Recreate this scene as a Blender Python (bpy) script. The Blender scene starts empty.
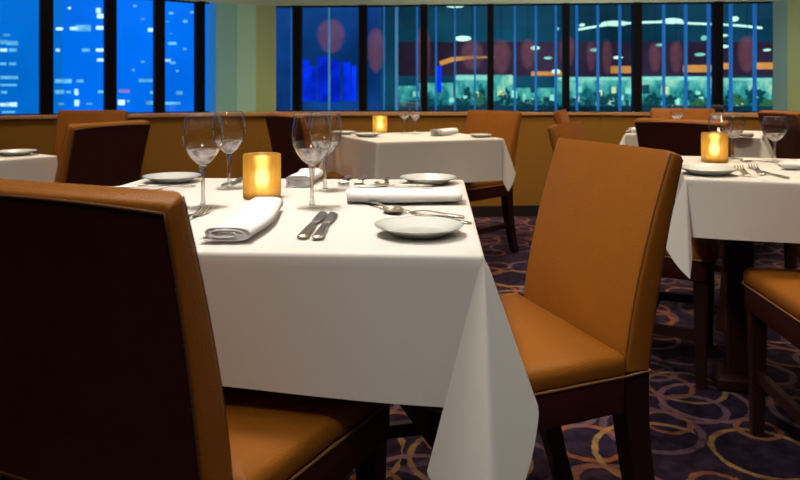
import bpy, bmesh, math, random
from mathutils import Vector, Matrix
R = math.radians
rnd = random.Random(7)
scene = bpy.context.scene
COL = scene.collection
F, HY, CH = 700.0, 92.0, 1.0           # focal length in px, horizon row, camera height


def ray(px, Y, py=None, z=0.0):
    """point at depth Y seen at column px (and row py)"""
    return Vector(((px - 400) / F * Y, Y, z if py is None else CH - (py - HY) * Y / F))


def onz(px, py, z):
    Y = (CH - z) * F / (py - HY)
    return Vector(((px - 400) / F * Y, Y, z))


# ------------------------------------------------------------------ materials
def new_mat(name):
    m = bpy.data.materials.new(name)
    m.use_nodes = True
    nt = m.node_tree
    for n in list(nt.nodes):
        nt.nodes.remove(n)
    out = nt.nodes.new('ShaderNodeOutputMaterial')
    return m, nt, out


def pbr(name, col, rough=.5, metal=0.0, var=.12, nscale=30, bump=0.0, bscale=300, spec=.5, coat=0.0, emit=None, estr=0.0, sheen=0.0):
    m, nt, out = new_mat(name)
    N, L = nt.nodes, nt.links
    b = N.new('ShaderNodeBsdfPrincipled')
    L.new(b.outputs[0], out.inputs[0])
    tc = N.new('ShaderNodeTexCoord')
    no = N.new('ShaderNodeTexNoise')
    no.inputs['Scale'].default_value = nscale
    no.inputs['Detail'].default_value = 3
    L.new(tc.outputs['Object'], no.inputs['Vector'])
    mix = N.new('ShaderNodeMix'); mix.data_type = 'RGBA'
    c = Vector(col)
    mix.inputs[6].default_value = (*(c * (1 - var)), 1)
    mix.inputs[7].default_value = (*(c * (1 + var)), 1)
    L.new(no.outputs['Fac'], mix.inputs[0])
    L.new(mix.outputs[2], b.inputs['Base Color'])
    b.inputs['Roughness'].default_value = rough
    b.inputs['Metallic'].default_value = metal
    b.inputs['Specular IOR Level'].default_value = spec
    b.inputs['Coat Weight'].default_value = coat
    b.inputs['Sheen Weight'].default_value = sheen
    if emit:
        b.inputs['Emission Color'].default_value = (*emit, 1)
        b.inputs['Emission Strength'].default_value = estr
    if bump > 0:
        n2 = N.new('ShaderNodeTexNoise')
        n2.inputs['Scale'].default_value = bscale
        n2.inputs['Detail'].default_value = 2
        L.new(tc.outputs['Object'], n2.inputs['Vector'])
        bp = N.new('ShaderNodeBump')
        bp.inputs['Strength'].default_value = bump
        bp.inputs['Distance'].default_value = .002
        L.new(n2.outputs['Fac'], bp.inputs['Height'])
        L.new(bp.outputs[0], b.inputs['Normal'])
    return m


def emis(name, col, s, var=.3, nscale=2.0):
    m, nt, out = new_mat(name)
    N, L = nt.nodes, nt.links
    e = N.new('ShaderNodeEmission')
    tc = N.new('ShaderNodeTexCoord')
    no = N.new('ShaderNodeTexNoise'); no.inputs['Scale'].default_value = nscale; no.inputs['Detail'].default_value = 4
    L.new(tc.outputs['Object'], no.inputs['Vector'])
    mix = N.new('ShaderNodeMix'); mix.data_type = 'RGBA'
    c = Vector(col)
    mix.inputs[6].default_value = (*(c * (1 - var)), 1)
    mix.inputs[7].default_value = (*(c * (1 + var)), 1)
    mr = N.new('ShaderNodeMapRange'); mr.inputs['From Min'].default_value = .35; mr.inputs['From Max'].default_value = .65
    L.new(no.outputs['Fac'], mr.inputs[0]); L.new(mr.outputs[0], mix.inputs[0])
    L.new(mix.outputs[2], e.inputs['Color'])
    e.inputs['Strength'].default_value = s
    L.new(e.outputs[0], out.inputs[0])
    return m


def room_light_mat(name):
    """lit rooms across the street: patchy teal and pale yellow-green light"""
    m, nt, out = new_mat(name)
    N, L = nt.nodes, nt.links
    e = N.new('ShaderNodeEmission')
    tc = N.new('ShaderNodeTexCoord')
    mp = N.new('ShaderNodeMapping'); mp.inputs['Scale'].default_value = (1, 1, .55)
    L.new(tc.outputs['Object'], mp.inputs['Vector'])
    sz = N.new('ShaderNodeSeparateXYZ'); L.new(tc.outputs['Object'], sz.inputs[0])
    zf = N.new('ShaderNodeMapRange'); zf.inputs['From Min'].default_value = .66; zf.inputs['From Max'].default_value = 1.25
    zf.inputs['To Min'].default_value = .30; zf.inputs['To Max'].default_value = .60
    L.new(sz.outputs[2], zf.inputs[0])
    cr = N.new('ShaderNodeValToRGB')
    el = cr.color_ramp.elements
    el[0].position = .40; el[0].color = (.004, .05, .075, 1)
    el[1].position = .62; el[1].color = (.42, .80, .55, 1)
    for p, c in ((.45, (.01, .17, .19, 1)), (.49, (.04, .34, .33, 1)), (.54, (.10, .52, .44, 1))):
        q = el.new(p); q.color = c
    no = N.new('ShaderNodeTexNoise'); no.inputs['Scale'].default_value = 3.8; no.inputs['Detail'].default_value = 7; no.inputs['Roughness'].default_value = .75
    L.new(mp.outputs[0], no.inputs['Vector'])
    ad = N.new('ShaderNodeMix'); ad.inputs[0].default_value = .62
    L.new(zf.outputs[0], ad.inputs[2]); L.new(no.outputs['Fac'], ad.inputs[3])
    L.new(ad.outputs[0], cr.inputs[0])
    L.new(cr.outputs[0], e.inputs['Color'])
    e.inputs['Strength'].default_value = 1.0
    L.new(e.outputs[0], out.inputs[0])
    return m


def thin_glass(name, tint=(1, 1, 1), refl=.06, grazing=.9, rough=0.0, blend=.35, power=1.0):
    m, nt, out = new_mat(name)
    N, L = nt.nodes, nt.links
    t = N.new('ShaderNodeBsdfTransparent'); t.inputs[0].default_value = (*tint, 1)
    g = N.new('ShaderNodeBsdfGlossy'); g.inputs['Roughness'].default_value = rough
    lw = N.new('ShaderNodeLayerWeight'); lw.inputs['Blend'].default_value = blend
    mr = N.new('ShaderNodeMapRange'); mr.inputs['To Min'].default_value = refl; mr.inputs['To Max'].default_value = grazing
    pw = N.new('ShaderNodeMath'); pw.operation = 'POWER'; pw.inputs[1].default_value = power
    L.new(lw.outputs['Facing'], pw.inputs[0]); L.new(pw.outputs[0], mr.inputs[0])
    mx = N.new('ShaderNodeMixShader')
    L.new(mr.outputs[0], mx.inputs[0]); L.new(t.outputs[0], mx.inputs[1]); L.new(g.outputs[0], mx.inputs[2])
    L.new(mx.outputs[0], out.inputs[0])
    return m


def solid_glass(name, tint=(1, 1, 1), clear=.4, glint_white=0.0):
    m, nt, out = new_mat(name)
    g = nt.nodes.new('ShaderNodeBsdfGlass'); g.inputs['IOR'].default_value = 1.48
    g.inputs['Color'].default_value = (*tint, 1); g.inputs['Roughness'].default_value = 0
    t = nt.nodes.new('ShaderNodeBsdfTransparent'); mx = nt.nodes.new('ShaderNodeMixShader'); mx.inputs[0].default_value = clear
    nt.links.new(g.outputs[0], mx.inputs[1]); nt.links.new(t.outputs[0], mx.inputs[2])
    if glint_white:
        d = nt.nodes.new('ShaderNodeBsdfTranslucent'); d.inputs[0].default_value = (.98, .92, .90, 1)
        m2 = nt.nodes.new('ShaderNodeMixShader')
        tc = nt.nodes.new('ShaderNodeTexCoord'); no = nt.nodes.new('ShaderNodeTexNoise'); no.inputs['Scale'].default_value = 42; no.inputs['Detail'].default_value = 1
        mr = nt.nodes.new('ShaderNodeMapRange'); mr.inputs['From Min'].default_value = .36; mr.inputs['From Max'].default_value = .64; mr.inputs['To Max'].default_value = glint_white
        nt.links.new(tc.outputs['Object'], no.inputs['Vector']); nt.links.new(no.outputs['Fac'], mr.inputs[0]); nt.links.new(mr.outputs[0], m2.inputs[0])
        nt.links.new(mx.outputs[0], m2.inputs[1]); nt.links.new(d.outputs[0], m2.inputs[2]); mx = m2
    nt.links.new(mx.outputs[0], out.inputs[0])
    return m


def amber_glass(name):
    m, nt, out = new_mat(name)
    N, L = nt.nodes, nt.links
    tr = N.new('ShaderNodeBsdfTranslucent')
    df = N.new('ShaderNodeBsdfDiffuse'); df.inputs[0].default_value = (.62, .38, .08, 1)
    tp = N.new('ShaderNodeBsdfRefraction'); tp.inputs['Color'].default_value = (1.0, .88, .55, 1); tp.inputs['IOR'].default_value = 1.40; tp.inputs['Roughness'].default_value = .62
    gl = N.new('ShaderNodeBsdfGlossy'); gl.inputs['Roughness'].default_value = .15
    tc = N.new('ShaderNodeTexCoord')
    wv = N.new('ShaderNodeTexNoise'); wv.inputs['Scale'].default_value = 60
    mp = N.new('ShaderNodeMapping'); mp.inputs['Scale'].default_value = (1, 1, .04)
    L.new(tc.outputs['Object'], mp.inputs['Vector']); L.new(mp.outputs[0], wv.inputs['Vector'])
    cr = N.new('ShaderNodeValToRGB')
    cr.color_ramp.elements[0].position = .35; cr.color_ramp.elements[0].color = (.58, .36, .09, 1)
    cr.color_ramp.elements[1].position = .65; cr.color_ramp.elements[1].color = (.90, .68, .28, 1)
    L.new(wv.outputs['Fac'], cr.inputs[0]); L.new(cr.outputs[0], tr.inputs[0])
    m0 = N.new('ShaderNodeMixShader'); m0.inputs[0].default_value = .3
    L.new(tr.outputs[0], m0.inputs[1]); L.new(df.outputs[0], m0.inputs[2])
    m1 = N.new('ShaderNodeMixShader'); m1.inputs[0].default_value = .62
    L.new(m0.outputs[0], m1.inputs[1]); L.new(tp.outputs[0], m1.inputs[2])
    m2 = N.new('ShaderNodeMixShader'); m2.inputs[0].default_value = .06
    L.new(m1.outputs[0], m2.inputs[1]); L.new(gl.outputs[0], m2.inputs[2])
    L.new(m2.outputs[0], out.inputs[0])
    return m


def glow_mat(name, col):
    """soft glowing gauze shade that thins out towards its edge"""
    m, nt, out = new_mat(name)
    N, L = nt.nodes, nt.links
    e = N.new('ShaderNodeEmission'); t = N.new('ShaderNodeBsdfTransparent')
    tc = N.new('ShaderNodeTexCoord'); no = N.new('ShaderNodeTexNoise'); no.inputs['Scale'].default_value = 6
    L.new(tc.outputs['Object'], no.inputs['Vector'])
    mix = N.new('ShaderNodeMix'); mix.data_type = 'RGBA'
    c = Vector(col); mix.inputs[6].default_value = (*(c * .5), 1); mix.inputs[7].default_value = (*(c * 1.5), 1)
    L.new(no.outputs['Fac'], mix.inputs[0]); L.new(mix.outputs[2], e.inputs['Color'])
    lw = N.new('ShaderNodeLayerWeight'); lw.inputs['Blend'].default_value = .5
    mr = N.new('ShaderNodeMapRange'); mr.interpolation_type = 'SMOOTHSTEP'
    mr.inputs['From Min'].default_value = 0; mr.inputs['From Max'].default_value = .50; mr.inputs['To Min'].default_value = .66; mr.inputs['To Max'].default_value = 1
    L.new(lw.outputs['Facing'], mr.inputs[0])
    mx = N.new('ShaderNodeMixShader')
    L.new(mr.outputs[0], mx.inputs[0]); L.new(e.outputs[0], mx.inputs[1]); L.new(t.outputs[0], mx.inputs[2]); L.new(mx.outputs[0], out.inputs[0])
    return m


def carpet_mat():
    m, nt, out = new_mat('ring_carpet')
    N, L = nt.nodes, nt.links
    b = N.new('ShaderNodeBsdfPrincipled'); b.inputs['Roughness'].default_value = .95
    b.inputs['Specular IOR Level'].default_value = .1
    L.new(b.outputs[0], out.inputs[0])
    tc = N.new('ShaderNodeTexCoord')
    wob = N.new('ShaderNodeTexNoise'); wob.inputs['Scale'].default_value = 40; wob.inputs['Detail'].default_value = 1
    L.new(tc.outputs['Object'], wob.inputs['Vector'])
    wa = N.new('ShaderNodeVectorMath'); wa.operation = 'MULTIPLY_ADD'
    wa.inputs[1].default_value = (.012, .012, 0); L.new(wob.outputs['Color'], wa.inputs[0]); L.new(tc.outputs['Object'], wa.inputs[2])
    # dark base
    n1 = N.new('ShaderNodeTexNoise'); n1.inputs['Scale'].default_value = 22; n1.inputs['Detail'].default_value = 6
    L.new(tc.outputs['Object'], n1.inputs['Vector'])
    cr = N.new('ShaderNodeValToRGB')
    cr.color_ramp.elements[0].position = .35; cr.color_ramp.elements[0].color = (.008, .005, .014, 1)
    cr.color_ramp.elements[1].position = .68; cr.color_ramp.elements[1].color = (.033, .019, .045, 1)
    L.new(n1.outputs['Fac'], cr.inputs[0])
    cur = cr.outputs[0]
    layers = [(1.75, (3.1, .4, 0), .33, .036, (.125, .075, .115)), (2.1, (.7, 5.2, 0), .30, .042, (.27, .085, .030)),
              (1.8, (7.7, 2.3, 0), .36, .030, (.29, .175, .075)), (2.5, (4.4, 9.1, 0), .31, .05, (.125, .075, .115)),
              (1.6, (2.2, 6.6, 0), .30, .030, (.19, .10, .13)), (2.9, (9.4, 1.7, 0), .30, .05, (.22, .085, .045))]
    for sc, off, rad, w, col in layers:
        sc *= 1.22
        w *= .9
        mp = N.new('ShaderNodeMapping'); mp.inputs['Location'].default_value = off
        L.new(wa.outputs[0], mp.inputs['Vector'])
        vo = N.new('ShaderNodeTexVoronoi'); vo.voronoi_dimensions = '2D'; vo.inputs['Scale'].default_value = sc
        vo.inputs['Randomness'].default_value = .55
        L.new(mp.outputs[0], vo.inputs['Vector'])
        sp = N.new('ShaderNodeSeparateColor'); L.new(vo.outputs['Color'], sp.inputs[0])
        rr = N.new('ShaderNodeMath'); rr.operation = 'MULTIPLY_ADD'; rr.inputs[1].default_value = .16; rr.inputs[2].default_value = rad - .10
        L.new(sp.outputs[0], rr.inputs[0])
        d = N.new('ShaderNodeMath'); d.operation = 'SUBTRACT'; L.new(vo.outputs['Distance'], d.inputs[0]); L.new(rr.outputs[0], d.inputs[1])
        a = N.new('ShaderNodeMath'); a.operation = 'ABSOLUTE'; L.new(d.outputs[0], a.inputs[0])
        mr = N.new('ShaderNodeMapRange'); mr.inputs['From Min'].default_value = w * .55; mr.inputs['From Max'].default_value = w * .85
        mr.inputs['To Min'].default_value = 1; mr.inputs['To Max'].default_value = 0
        L.new(a.outputs[0], mr.inputs[0])
        # only some cells carry a ring, and its brightness varies
        pk = N.new('ShaderNodeMapRange'); pk.inputs['From Min'].default_value = .25; pk.inputs['From Max'].default_value = .55
        L.new(sp.outputs[1], pk.inputs[0])
        mu = N.new('ShaderNodeMath'); mu.operation = 'MULTIPLY'; L.new(mr.outputs[0], mu.inputs[0]); L.new(pk.outputs[0], mu.inputs[1])
        m2 = N.new('ShaderNodeMath'); m2.operation = 'MULTIPLY'; L.new(mu.outputs[0], m2.inputs[0])
        nv = N.new('ShaderNodeMapRange'); nv.inputs['From Min'].default_value = .3; nv.inputs['From Max'].default_value = .6
        nv.inputs['To Min'].default_value = .45; nv.inputs['To Max'].default_value = 1.0
        L.new(n1.outputs['Fac'], nv.inputs[0]); L.new(nv.outputs[0], m2.inputs[1])
        mx = N.new('ShaderNodeMix'); mx.data_type = 'RGBA'
        L.new(m2.outputs[0], mx.inputs[0]); L.new(cur, mx.inputs[6]); mx.inputs[7].default_value = (*col, 1)
        cur = mx.outputs[2]
    L.new(cur, b.inputs['Base Color'])
    n3 = N.new('ShaderNodeTexNoise'); n3.inputs['Scale'].default_value = 220; L.new(tc.outputs['Object'], n3.inputs['Vector'])
    bp = N.new('ShaderNodeBump'); bp.inputs['Strength'].default_value = .6; bp.inputs['Distance'].default_value = .004
    L.new(n3.outputs['Fac'], bp.inputs['Height']); L.new(bp.outputs[0], b.inputs['Normal'])
    return m


M = {}
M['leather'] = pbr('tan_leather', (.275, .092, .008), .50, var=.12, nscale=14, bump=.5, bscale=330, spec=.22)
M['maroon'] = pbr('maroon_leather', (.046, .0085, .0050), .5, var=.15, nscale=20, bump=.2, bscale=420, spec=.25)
M['piping'] = pbr('pale_piping', (.30, .14, .05), .55)
M['seam'] = pbr('dark_seam', (.11, .036, .007), .6)
M['wood'] = pbr('dark_wood', (.020, .0055, .0035), .38, var=.3, nscale=12, spec=.4)
M['cloth'] = pbr('white_tablecloth', (.74, .72, .69), .85, var=.02, nscale=400, bump=.12, bscale=700, spec=.15, sheen=.15)
M['napkin'] = pbr('white_napkin', (.82, .82, .83), .85, var=.02, nscale=300, bump=.15, bscale=600, spec=.15)
M['china'] = pbr('white_china', (.69, .72, .69), .12, var=.01, spec=.5, coat=.5)
M['steel'] = pbr('polished_steel', (.90, .85, .72), .27, metal=1.0, var=.03)
M['bowl'] = thin_glass('wine_glass_bowl', (.985, .985, .985), .045, .95, 0, .5, 2.3)
M['lens'] = solid_glass('wine_glass_bowl_bottom', clear=.35, glint_white=.62)  # light refracted from the table put in as whitish patches
M['stem'] = solid_glass('wine_glass_stem', clear=.55)
M['rim'] = solid_glass('wine_glass_rim', clear=.4, glint_white=.8)  # bright glint along the rim put in as translucent white
M['foot'] = thin_glass('wine_glass_foot', (.99, .99, .98), .02, .16, .03, .5, 4.0)
M['amber'] = amber_glass('amber_candle_glass')
M['wax'] = pbr('candle_wax', (.9, .75, .45), .5, emit=(1, .62, .18), estr=1.2)
M['flame'] = emis('candle_flame', (1, .90, .66), 170, var=.02)
M['carpet'] = carpet_mat()
M['wainscot'] = pbr('brown_wall_covering', (.27, .128, .018), .7, var=.10, nscale=60, bump=.2, bscale=200, spec=.2)
M['ledge'] = pbr('tan_ledge', (.46, .25, .09), .5, var=.06)
M['base'] = pbr('black_baseboard', (.010, .006, .006), .5)
M['soffit'] = pbr('olive_beige_paint', (.46, .64, .58), .6, var=.04)
M['panel_teal'] = pbr('grey_teal_panel', (.25, .60, .66), .4, var=.05, nscale=3)  # teal reflected from the windows is put into these panel colours
M['panel_mint'] = pbr('pale_teal_panel', (.38, .76, .72), .4, var=.05, nscale=3)
M['panel_olive'] = pbr('olive_panel', (.36, .54, .30), .5, var=.05, nscale=3)
M['panel_slate'] = pbr('slate_blue_panel', (.20, .42, .48), .3, var=.05, nscale=3)
M['mullion'] = pbr('black_mullion', (.004, .004, .006), .5, spec=.1)
M['ceiling'] = pbr('glowing_cove_ceiling', (.5, .42, .3), .8, emit=(1, .82, .60), estr=.10)  # even glow added to the ceiling as ambient fill
M['roomwall'] = pbr('brown_room_wall', (.10, .06, .035), .8)
M['pane'] = thin_glass('window_glass', (.93, .96, 1.0), .02, .5, 0, .12)
M['fin'] = pbr('blue_glass_fin', (.02, .12, .35), .2, emit=(.012, .14, .46), estr=.75)  # blue reflected at the glass edges, given as emission
M['fin_pale'] = pbr('pale_blue_fin', (.05, .2, .4), .2, emit=(.06, .22, .45), estr=.7)  # paler reflected blue, also put in as emission


# ------------------------------------------------------------------ object helpers
def link(name, me, mat, parent=None, smooth=True):
    o = bpy.data.objects.new(name, me)
    COL.objects.link(o)
    if mat:
        me.materials.append(mat)
    if parent:
        o.parent = parent
    if smooth:
        for p in me.polygons:
            p.use_smooth = True
    return o


def obj(name, bm, mat, parent=None, smooth=False, flat_angle=None):
    me = bpy.data.meshes.new(name)
    bmesh.ops.recalc_face_normals(bm, faces=bm.faces[:])
    bm.to_mesh(me); bm.free()
    o = link(name, me, mat, parent, smooth or flat_angle is not None)
    if flat_angle is not None:
        me.set_sharp_from_angle(angle=R(flat_angle))
    return o


def tag(o, label, cat, group=None):
    o['label'] = label; o['category'] = cat
    if group:
        o['group'] = group
    return o


def thing(name, label=None, cat=None, loc=(0, 0, 0), rz=0, group=None):
    o = bpy.data.objects.new(name, None)
    COL.objects.link(o)
    o.empty_display_size = .05
    o.location = loc; o.rotation_euler = (0, 0, rz)
    if label:
        tag(o, label, cat, group)
    return o


def struct(o):
    o['kind'] = 'structure'
    return o


def dup(root, loc, rz, label=None, cat=None, group=None, scale=None):
    r = root.copy(); COL.objects.link(r)
    r.location = loc; r.rotation_euler = (0, 0, rz)
    if scale:
        r.scale = scale
    if label:
        r['label'] = label
    if cat:
        r['category'] = cat
    if group:
        r['group'] = group
    for ch in root.children:
        c = ch.copy(); COL.objects.link(c); c.parent = r
        for g in ch.children:
            d = g.copy(); COL.objects.link(d); d.parent = c
    return r


def box(bm, x0, x1, y0, y1, z0, z1, bevel=0.0, seg=2, mtx=None):
    r = bmesh.ops.create_cube(bm, size=1.0)
    vs = r['verts']
    for v in vs:
        v.co = Vector(((x0 + x1) / 2 + v.co.x * (x1 - x0), (y0 + y1) / 2 + v.co.y * (y1 - y0), (z0 + z1) / 2 + v.co.z * (z1 - z0)))
    if bevel > 0:
        es = list({e for v in vs for e in v.link_edges})
        q = bmesh.ops.bevel(bm, geom=es, offset=bevel, segments=seg, affect='EDGES', profile=.5)
        vs = list({v for f in q['faces'] for v in f.verts} | {v for v in vs if v.is_valid})
    if mtx:
        for v in vs:
            v.co = mtx @ v.co
    return vs


def loft(bm, rings, cap=True, closed=True):
    """rings: list of equally long point lists"""
    vr = [[bm.verts.new(p) for p in r] for r in rings]
    n = len(vr[0])
    for a, b in zip(vr, vr[1:]):
        for i in range(n if closed else n - 1):
            j = (i + 1) % n
            bm.faces.new((a[i], a[j], b[j], b[i]))
    if cap:
        bm.faces.new(vr[0][::-1]); bm.faces.new(vr[-1])
    return vr


def tube(bm, pts, rad, n=8, closed=False):
    pts = [Vector(p) for p in pts]
    rings = []
    m = len(pts)
    for i, p in enumerate(pts):
        if closed:
            t = pts[(i + 1) % m] - pts[i - 1]
        else:
            t = pts[min(i + 1, m - 1)] - pts[max(i - 1, 0)]
        t.normalize()
        up = Vector((0, 0, 1)) if abs(t.z) < .9 else Vector((1, 0, 0))
        a = t.cross(up).normalized(); b = t.cross(a).normalized()
        r = rad[i] if isinstance(rad, (list, tuple)) else rad
        rings.append([p + a * r * math.cos(2 * math.pi * k / n) + b * r * math.sin(2 * math.pi * k / n) for k in range(n)])
    if closed:
        rings.append(rings[0])
        loft(bm, rings, cap=False)
        bmesh.ops.remove_doubles(bm, verts=bm.verts[:], dist=1e-6)
    else:
        loft(bm, rings)


def lathe(bm, prof, n=40, ripple=None):
    rings = []
    for k, (r, z) in enumerate(prof):
        ring = []
        for i in range(n):
            a = 2 * math.pi * i / n
            rr = max(r, 1e-5)
            if ripple:
                rr += ripple(a, k)
            ring.append(Vector((rr * math.cos(a), rr * math.sin(a), z)))
        rings.append(ring)
    loft(bm, rings, cap=False)
    bmesh.ops.remove_doubles(bm, verts=bm.verts[:], dist=2e-5)


def ribbon(bm, pts, widths, thick):
    """flat bar along pts (y-ish direction), width along x"""
    rings = []
    n = len(pts)
    for i, p in enumerate(pts):
        p = Vector(p)
        t = (Vector(pts[min(i + 1, n - 1)]) - Vector(pts[max(i - 1, 0)])).normalized()
        s = Vector((0, 0, 1)).cross(t)
        s = s.normalized() if s.length > 1e-6 else Vector((1, 0, 0))
        u = t.cross(s).normalized()
        if u.z < 0:
            u = -u
        w = widths[i] / 2
        h = (thick[i] if isinstance(thick, (list, tuple)) else thick) / 2
        ring = []
        for k in range(12):
            a = 2 * math.pi * k / 12
            ca, sa = math.cos(a), math.sin(a)
            ring.append(p + s * w * math.copysign(abs(ca) ** .6, ca) + u * h * math.copysign(abs(sa) ** .6, sa))
        rings.append(ring)
    loft(bm, rings)


def drop_to_zero(objs):
    z = min((o.matrix_local @ v.co).z for o in objs for v in o.data.vertices)
    for o in objs:
        for v in o.data.vertices:
            v.co.z -= z


# ------------------------------------------------------------------ dining chair
ZS = .44           # piping height
ZT = .880          # top of the back


def back_prof(t):
    """front y and rear y of the back at height fraction t"""
    f = -.105 * t ** 1.45
    r = -.062 - .078 * t ** 1.3
    return f, r


def make_chair():
    root = thing('dining_chair')
    # backrest: closed upholstered slab, rounded section
    bm = bmesh.new()
    rings = []
    NT = 20
    rows = [(i / NT) for i in range(NT + 1)]
    for t in rows:
        z = ZS + (ZT - ZS - .006) * t
        fy, ry = back_prof(t)
        hw = .218 + .006 * t
        ring = []
        for (cx, cy, a0, c) in ((hw - .016, fy - .016, 0, .016), (-hw + .016, fy - .016, 90, .016), (-hw + .008, ry + .008, 180, .008), (hw - .008, ry + .008, 270, .008)):
            for k in range(4):
                a = R(a0 + 30 * k)
                ring.append(Vector((cx + c * math.cos(a), cy + c * math.sin(a), z)))
        # gentle pillow on the front
        rings.append(ring)
    # rounded top sloping to the rear
    top = rings[-1]
    fy, ry = back_prof(1)
    for s, dz in ((.985, .0045), (.95, .007)):
        cx = Vector((0, (fy + ry) / 2, 0))
        rings.append([Vector((p.x * (1 - (1 - s) * .35), cx.y + (p.y - cx.y) * (s - .1), p.z + dz)) for p in top])
    for k, r in enumerate(rings):
        for p in r:
            t = (p.z - ZS) / (ZT - ZS)
            if t > .6:   # slope of the top: rear edge lower
                dy = (p.y - fy) / (ry - fy)
                p.z -= .012 * max(0, min(1, dy)) * ((t - .6) / .4) ** 2
            p.z += .006 * (1 - (p.x / .22) ** 2) * max(0, t - .7) / .3
    loft(bm, rings)
    back = obj('backrest', bm, M['leather'], root, flat_angle=50)
    # dark rear panel
    bm = bmesh.new()
    NX = 10
    grid = []
    for i in range(NT + 1):
        t = .008 + .985 * i / NT
        z = ZS + (ZT - ZS - .006) * t
        fy, ry = back_prof(t)
        if t > .6:
            z -= .012 * ((t - .6) / .4) ** 2
        hw = (.218 + .006 * t) - .006
        row = []
        for k in range(NX + 1):
            x = -hw + 2 * hw * k / NX
            row.append(Vector((x, ry - .0015 - .002 * (1 - (x / hw) ** 4) + .0008, z + .006 * (1 - (x / .22) ** 2) * max(0, t - .7) / .3)))
        grid.append(row)
    front = [[p + Vector((0, .006, 0)) for p in r] for r in grid]
    gv = [[bm.verts.new(p) for p in r] for r in grid]
    fv = [[bm.verts.new(p) for p in r] for r in front]
    for g, flip in ((gv, 0), (fv, 1)):
        for a, b in zip(g, g[1:]):
            for k in range(NX):
                q = (a[k], a[k + 1], b[k + 1], b[k])
                bm.faces.new(q[::-1] if flip else q)
    rim = [gv[0][k] for k in range(NX + 1)] + [gv[i][NX] for i in range(1, NT + 1)] + [gv[NT][k] for k in range(NX - 1, -1, -1)] + [gv[i][0] for i in range(NT - 1, 0, -1)]
    rim2 = [fv[0][k] for k in range(NX + 1)] + [fv[i][NX] for i in range(1, NT + 1)] + [fv[NT][k] for k in range(NX - 1, -1, -1)] + [fv[i][0] for i in range(NT - 1, 0, -1)]
    for i in range(len(rim)):
        j = (i + 1) % len(rim)
        bm.faces.new((rim[i], rim[j], rim2[j], rim2[i]))
    rimpts = [v.co.copy() for v in rim]
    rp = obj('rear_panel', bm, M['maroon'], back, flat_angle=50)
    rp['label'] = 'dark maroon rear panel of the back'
    bm = bmesh.new()
    tube(bm, [p + Vector((0, -.0005, 0)) for p in rimpts], .0022, 6, closed=True)
    # seam along the front outline of the back
    fr = []
    for i in range(NT + 1):
        t = i / NT
        fy, ry = back_prof(t)
        fr.append(Vector((.218 + .006 * t - .0047, fy - .0047, ZS + (ZT - ZS - .004) * t)))
    tube(bm, fr, .0010, 6)
    tube(bm, [Vector((-p.x, p.y, p.z)) for p in fr], .0010, 6)
    obj('seam', bm, M['seam'], back, smooth=True)
    # seat cushion: trapezoid with a crown
    bm = bmesh.new()
    hr, hf, D = .232, .262, .425

    def outline(ins, z, c=.035, crown=0):
        pts = []
        for (x, y, a0, cc) in ((hf - c, D - c, 0, c), (-hf + c, D - c, 90, c), (-hr + .012, .012, 180, .012), (hr - .012, .012, 270, .012)):
            for k in range(5):
                a = R(a0 + 22.5 * k)
                px_, py_ = x + (cc - ins) * math.cos(a), y + (cc - ins) * math.sin(a)
                pts.append(Vector((px_, py_, z)))
        return pts
    rings = [outline(.004, ZS), outline(0, ZS + .008), outline(0, ZS + .024), outline(.004, ZS + .034), outline(.011, ZS + .041)]
    o5 = outline(.011, ZS + .041)
    cen = Vector((0, D / 2, ZS + .041))
    for s, dz in ((.85, .004), (.6, .008), (.3, .010), (.05, .011)):
        rings.append([cen + (p - cen) * s + Vector((0, 0, dz)) for p in o5])
    loft(bm, rings)
    seat = obj('seat', bm, M['leather'], root, flat_angle=60)
    bm = bmesh.new()
    tube(bm, outline(-.002, ZS - .002)[:10] + [Vector((-.230, .0, ZS - .002)), Vector((-.222, -.060, ZS - .002)), Vector((.222, -.060, ZS - .002)), Vector((.230, .0, ZS - .002))], .0027, 6, closed=True)
    p_ = obj('piping', bm, M['piping'], seat, smooth=True)
    p_['label'] = 'pale piping around the seat edge'
    # apron
    bm = bmesh.new()
    loft(bm, [outline(.006, .365), outline(.003, .37), outline(.003, ZS - .004)])
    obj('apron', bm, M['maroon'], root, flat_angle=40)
    # rear block under the back
    # legs
    for s in (-1, 1):
        bm = bmesh.new()
        rings = []
        for z, w in ((.366, .023), (.0, .016)):
            cx, cy = s * (hf - .035), D - .040
            rings.append([Vector((cx + a * w, cy + b * w, z)) for a, b in ((1, 1), (-1, 1), (-1, -1), (1, -1))])
        loft(bm, rings)
        bmesh.ops.bevel(bm, geom=bm.edges[:], offset=.003, segments=1, affect='EDGES')
        obj('leg', bm, M['wood'], root)
    for s in (-1, 1):
        bm = bmesh.new()
        rings = []
        for i in range(9):
            t = i / 8
            z = ZS * (1 - t) - .001 * (1 - t)
            cy = -.032 - .075 * t ** 2
            w = .028 - .008 * t
            cx = s * .189
            rings.append([Vector((cx + a * w, cy + b * w, z)) for a, b in ((1, 1), (-1, 1), (-1, -1), (1, -1))])
        loft(bm, rings)
        obj('leg', bm, M['wood'], root)
    for s in (-1, 1):
        bm = bmesh.new()
        loft(bm, [[Vector((s * (.190 + .036 * k) + a * .010, -.048 + k * (D + .008) + 0, .175 + b * .016)) for a, b in ((1, 1), (-1, 1), (-1, -1), (1, -1))] for k in (0, 1)])
        obj('stretcher', bm, M['wood'], root)
    bm = bmesh.new()
    box(bm, -.20, .20, .19, .21, .16, .19)
    obj('stretcher', bm, M['wood'], root)
    return root


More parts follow.
